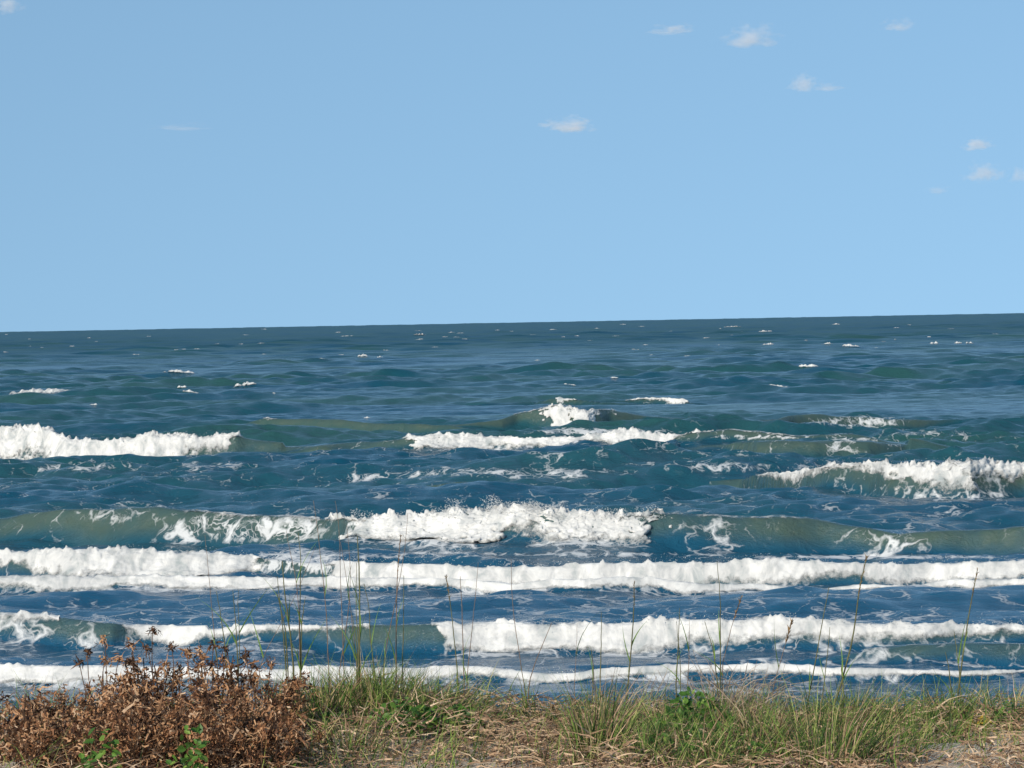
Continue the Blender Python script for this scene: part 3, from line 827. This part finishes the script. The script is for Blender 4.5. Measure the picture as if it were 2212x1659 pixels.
oat_clump(25.4, [([(1460,1480),(1462,1442),(1465,1370),(1466,1310)], S_, 0, 0), ([(1470,1480),(1470,1440),(1462,1360),(1460,1340)], T, 0, 0),
                 ([(1486,1470),(1488,1400),(1487,1330)], T * .8, 0, 1)], 40, .3, 'forked short green stem behind the tan dead bush', .09)
oat_clump(25.3, [([(1556,1500),(1555,1457),(1554,1330),(1553,1290),(1545,1208)], S_, 0, 0), ([(1560,1470),(1561,1427),(1582,1340),(1600,1286)], T, .8, 1),
                 ([(1550,1480),(1543,1410),(1524,1345)], S_, 0, 0)], 60, .5, 'stems with a leaning brown headed one over the tan dead bush', .07)
oat_clump(25.4, [([(1668,1500),(1675,1472),(1697,1400),(1714,1344)], T, 1.1, 1)], 30, .3, 'leaning stem with a single golden seed head', .08)
oat_clump(25.1, [([(1742,1540),(1746,1509),(1757,1457),(1775,1350),(1791,1268)], S_ * 1.2, 0, 0), ([(1774,1540),(1776,1509),(1785,1440),(1793,1355)], S_, 0, 0)], 120, .4,
          'two leaning green stems left of the tallest seed headed stalk', .14)
oat_clump(25.0, [([(1790,1565),(1795,1547),(1821,1475),(1847,1374),(1853,1329),(1862,1260),(1878,1203)], B_ * 1.05, 1.0, 0), ([(1823,1500),(1818,1440),(1826,1428)], S_, 0, 0)], 150, .4,
          'tallest thick leaning stalk with a long dark seed head on the right', .16)
oat_clump(25.3, [([(2068,1520),(2072,1479),(2091,1348),(2100,1300),(2114,1232)], B_ * .9, .8, 0), ([(2056,1500),(2050,1440),(2044,1410)], S_, 0, 0),
                 ([(2075,1490),(2073,1420),(2070,1370)], S_, 0, 0)], 120, .42, 'rightmost bold leaning stalk near the right edge', .12)
for px, Y, nb, bl, sp, lb in [(1290,23.1,260,.62,.09,'dense upright green tuft in front, centre of the dune'),
                              (1395,22.7,60,.35,.05,'small pale green tuft at the bottom edge right of the dense tuft'),
                              (1560,24.0,170,.42,.14,'green tuft around the glossy leaved bush'),
                              (1850,25.0,190,.42,.14,'fresh green tuft right of the tallest stalk'),
                              (1780,23.0,240,.60,.18,'broad olive tuft at the bottom, below the tallest stalk'),
                              (1640,23.3,200,.45,.18,'low mixed tuft between the dense tuft and the broad olive tuft'),
                              (2190,25.2,150,.36,.12,'grass tuft at the right edge of the dune'),
                              (2040,25.4,140,.34,.12,'dark tuft at the foot of the rightmost stalk'),
                              (760,23.6,170,.34,.18,'olive tuft in front of the tuft where the brown shrub ends'),
                              (1480,22.8,170,.36,.18,'bright tuft at the bottom edge below the glossy leaved bush'),
                              (1930,23.3,110,.34,.16,'thin tuft in the straw left of the bare sand'),
                              (100,25.6,120,.42,.14,'wispy green tuft behind the left end of the brown shrub'),
                              (700,24.9,240,.42,.16,'green tuft where the brown shrub ends'),
                              (830,24.9,260,.44,.18,'green tuft below the thickest sea oats clump'),
                              (950,24.9,180,.36,.14,'green tuft beside the vine left of the open water gap'),
                              (1180,25.2,70,.32,.06,'sparse arching tuft beside the open water gap'),
                              (1450,24.6,160,.36,.15,'green and tan tuft left of the tan dead bush'),
                              (1960,25.3,90,.3,.12,'thin tuft between the two bold right stalks')]:
    b = at(px, Y)
    o = root('grass_tuft', b, lb, 'grass', 'grass tufts on the dune')
    for nm_, frac, mt in (('green_blades', .68, 'green'), ('dry_blades', .32, 'straw')):
        n = int(nb * frac * 1.2)
        bs = b + np.stack([rng.normal(0, sp, n), rng.normal(0, sp, n), np.zeros(n) - .02], -1)
        bs[:, 2] = dune_z(bs[:, 0], bs[:, 1]) - .02
        L = rng.uniform(.35, 1.0, n) * bl * 1.4
        out = (bs - b) * np.array([1.0, 1.0, 0]) * 1.3
        bend = out + np.stack([rng.normal(.03, .14, n) * L, rng.normal(0, .14, n) * L, -rng.uniform(0, .3, n) * L], -1)
        part(nm_, strips(bs, upright(n, .14), L, rng.uniform(.6, 1.3, n) * .0105, bend, 6, .003), M[mt], o, kind='stuff')

# ------------------------------------------------------------------ dead brown shrubs
def leaf_pts(centers, n, r, ll, ww, wig=.008):
    c = np.repeat(centers, n, 0) + rng.normal(0, r, (len(centers) * n, 3))
    k = len(c)
    d = unit(rng.normal(0, 1, (k, 3)) + np.array([0, 0, -.5]))
    L = rng.uniform(.5, 1.3, k) * ll
    return strips(c, d, L, rng.uniform(.6, 1.4, k) * ww, rng.normal(0, .45, (k, 3)) * L[:, None], 4, wig, 2.2)

def dead_shrub(px, Y, H, W, nst, heads, label, leaves=6):
    b = at(px, Y)
    o = root('dead_shrub', b, label, 'shrub', 'brown dead shrubs')
    stems, centers, hc = [], [], []
    for i in range(nst):
        an = rng.uniform(0, 6.283); rr = W * math.sqrt(rng.random())
        top = b + np.array([math.cos(an) * rr, math.sin(an) * rr * .8, H * 1.22 * rng.uniform(.55, 1.0) * (1 - .28 * (rr / W) ** 2)])
        st = b + np.array([math.cos(an) * rr * .35, math.sin(an) * rr * .35, -.03])
        mid = (st + top) / 2 + rng.normal(0, .03, 3)
        t = np.linspace(0, 1, 8)[:, None]
        P = (1 - t) ** 2 * st + 2 * t * (1 - t) * (2 * mid - (st + top) / 2) + t ** 2 * top
        stems.append(tube(P, .0085, .004))
        for tt in np.arange(.15, 1.0, .12):
            k = int(tt * 7); centers.append(P[k] + rng.normal(0, .03, 3))
        if rng.random() < .65: hc.append(top)
        for _ in range(2):
            k = rng.integers(3, 7)
            tip = P[k] + np.array([rng.normal(0, .09), rng.normal(0, .09), rng.uniform(.04, .16)])
            stems.append(tube([P[k], (P[k] + tip) / 2 + rng.normal(0, .01, 3), tip], .003, .002))
            centers.append(tip)
    part('stems', join(stems), M['twig'], o)
    part('leaves', leaf_pts(np.array(centers), leaves, .045, .062, .0155), M['brown'], o, kind='stuff')
    for hx, hy in heads:
        tip = on_dist(hx, hy, Y + rng.uniform(-.15, .15))
        foot = b + np.array([(tip[0] - b[0]) * .55, 0, H * .35])
        t = np.linspace(0, 1, 7)[:, None]
        mid = (tip + foot) / 2 + np.array([(tip[0] - foot[0]) * .15 + rng.normal(0, .02), 0, 0])
        P = (1 - t) ** 2 * foot + 2 * t * (1 - t) * (2 * mid - (foot + tip) / 2) + t ** 2 * tip
        part('stem', tube(P, .0045, .003), M['twig'], o)
        hc.append(tip)
    for c in hc:
        part('seed_head', leaf_pts(c[None] - np.array([[0, 0, .015]]), 26, .017, .042, .014, .004), M['darkhead' if rng.random() < .35 else 'brown'], o)
    return o

dead_shrub(125, 24.2, .40, .30, 12, [(125,1497),(20,1520),(135,1525)], 'dead shrub at the left end of the brown mass')
dead_shrub(235, 24.3, .50, .36, 16, [(170,1425),(190,1405),(225,1382),(228,1420),(258,1420)], 'dead shrub with loose dark seed heads over the pale surf on the left')
dead_shrub(350, 24.4, .62, .36, 18, [(330,1357),(283,1387),(280,1425),(317,1395),(370,1392),(355,1430)], 'tallest dead shrub with the highest curled seed head')
dead_shrub(470, 24.3, .64, .34, 18, [(462,1388),(485,1395),(430,1402),(405,1405),(480,1420)], 'dead shrub right of the one with the highest seed head')
dead_shrub(570, 24.2, .54, .32, 16, [(530,1412),(585,1430)], 'dead shrub at the right end of the brown mass')
dead_shrub(25, 23.6, .36, .26, 10, [(8,1500)], 'low dead shrub in the lower left corner')
dead_shrub(190, 23.2, .40, .36, 15, [], 'low dead shrub in front, left of the bright green sprouts', 6)
dead_shrub(340, 23.1, .44, .36, 16, [], 'front dead shrub between the two bright green sprouts', 6)
dead_shrub(490, 23.1, .44, .36, 16, [], 'front dead shrub right of the bright green sprouts', 6)
dead_shrub(90, 22.7, .52, .34, 16, [], 'front dead shrub at the bottom edge near the left corner', 6)
dead_shrub(280, 22.6, .54, .32, 16, [], 'front dead shrub at the bottom edge behind the left green sprout', 6)
dead_shrub(430, 22.6, .54, .32, 16, [], 'front dead shrub at the bottom edge behind the right green sprout', 6)
dead_shrub(560, 22.6, .50, .28, 14, [], 'front dead shrub at the bottom edge next to the straw', 6)
dead_shrub(610, 23.2, .32, .30, 12, [], 'low dead shrub beside the dark shaded hollow')

def twig_bush(px, Y, H, W, n, label):
    b = at(px, Y)
    o = root('twiggy_bush', b, label, 'shrub')
    V = []
    for i in range(n):
        an = rng.uniform(0, 6.283); el = rng.uniform(.35, 1.35)
        d = np.array([math.cos(an) * math.cos(el), math.sin(an) * math.cos(el), math.sin(el)])
        p = b + np.array([rng.normal(0, W * .35), rng.normal(0, W * .25), 0]); P = [p]
        for k in range(6):
            d = unit(d + rng.normal(0, .35, 3) + np.array([0, 0, -.05 * k])); p = p + d * H * rng.uniform(.12, .24); P.append(p)
        V.append(tube(P, .004, .0015, 3))
    part('twigs', join(V), M['greytwig'], o)
    return o
twig_bush(1590, 25.0, .60, .40, 230, 'tan twiggy dead bush behind the glossy green leaves')
twig_bush(1360, 25.2, .46, .32, 130, 'thin grey twiggy bush left of the tan one')
twig_bush(2130, 25.1, .30, .26, 60, 'low grey twigs near the right edge')

# ------------------------------------------------------------------ leafy green plants
def oval_leaves(c, size):
    n = len(c)
    nrm = unit(rng.normal(0, .55, (n, 3)) + np.array([-.25, -.45, .8]))
    a = unit(np.cross(nrm, rng.normal(0, 1, (n, 3)))); bb = np.cross(nrm, a)
    L = (rng.uniform(.6, 1.25, n) * size)[:, None]
    prof = [(-1, 0, 0), (-.45, .52, .10), (.25, .50, .10), (1, 0, -.06), (.25, -.50, .10), (-.45, -.52, .10), (-.1, 0, -.04)]
    V = np.stack([c + L * (.5 * u * a + .5 * w * bb + .5 * z * nrm) for u, w, z in prof], 1).reshape(-1, 3)
    tri = np.array([[6, 0, 1], [6, 1, 2], [6, 2, 3], [6, 3, 4], [6, 4, 5], [6, 5, 0]])
    return V, (tri[None] + 7 * np.arange(n)[:, None, None]).reshape(-1, 3)

def leafy(px, Y, H, W, n, size, label, mat='leaf', name='leafy_plant'):
    b = at(px, Y)
    o = root(name, b, label, 'plant', 'low green plants on the dune')
    th = rng.uniform(0, 6.283, n); rr = np.sqrt(rng.random(n)) * W
    c = b + np.stack([np.cos(th) * rr, np.sin(th) * rr * .7, rng.random(n) ** .7 * H * (1 - .6 * (rr / W) ** 2) + .02], -1)
    stems = [tube([b + np.array([0, 0, -.02]), (b + q) / 2 + rng.normal(0, .02, 3), q], .003, .0018, 3) for q in c[:max(6, n // 8)]]
    part('stems', join(stems), M['oat'], o)
    part('leaves', oval_leaves(c, size), M[mat], o, kind='stuff')
    return o
leafy(880, 24.2, .27, .34, 300, .06, 'green vine patch below the three upright stems')
leafy(985, 24.4, .24, .24, 200, .06, 'bright green vine patch left of the open water gap')
leafy(1075, 25.2, .12, .16, 70, .045, 'small bright green patch at the edge of the open water gap')
leafy(1500, 24.0, .44, .32, 380, .065, 'tall glossy green leafy bush in front of the tan dead bush')
leafy(1540, 23.3, .24, .30, 170, .06, 'low green leaves under the glossy bush')
leafy(1440, 23.0, .20, .24, 110, .055, 'scattered green leaves right of the dense upright tuft')
leafy(1620, 22.7, .22, .24, 100, .055, 'yellow-green leaves at the bottom between the tufts')
leafy(2195, 24.9, .22, .22, 220, .035, 'rounded fine-leaved green bush at the right edge')
leafy(2120, 24.7, .16, .12, 60, .035, 'small yellowing plant left of the rounded right bush', 'yellow')
leafy(215, 22.15, .44, .15, 70, .075, 'left bright green sprout at the bottom of the brown shrubs')
leafy(410, 22.15, .46, .17, 70, .07, 'right bright green sprout at the bottom of the brown shrubs')
leafy(635, 23.4, .20, .20, 110, .05, 'dark green leaves in the shade right of the brown shrubs')
leafy(620, 22.6, .12, .18, 60, .055, 'low green leaves at the bottom right of the brown shrubs')
leafy(720, 24.4, .14, .18, 110, .04, 'light green sprigs between the brown shrub and the tufts')
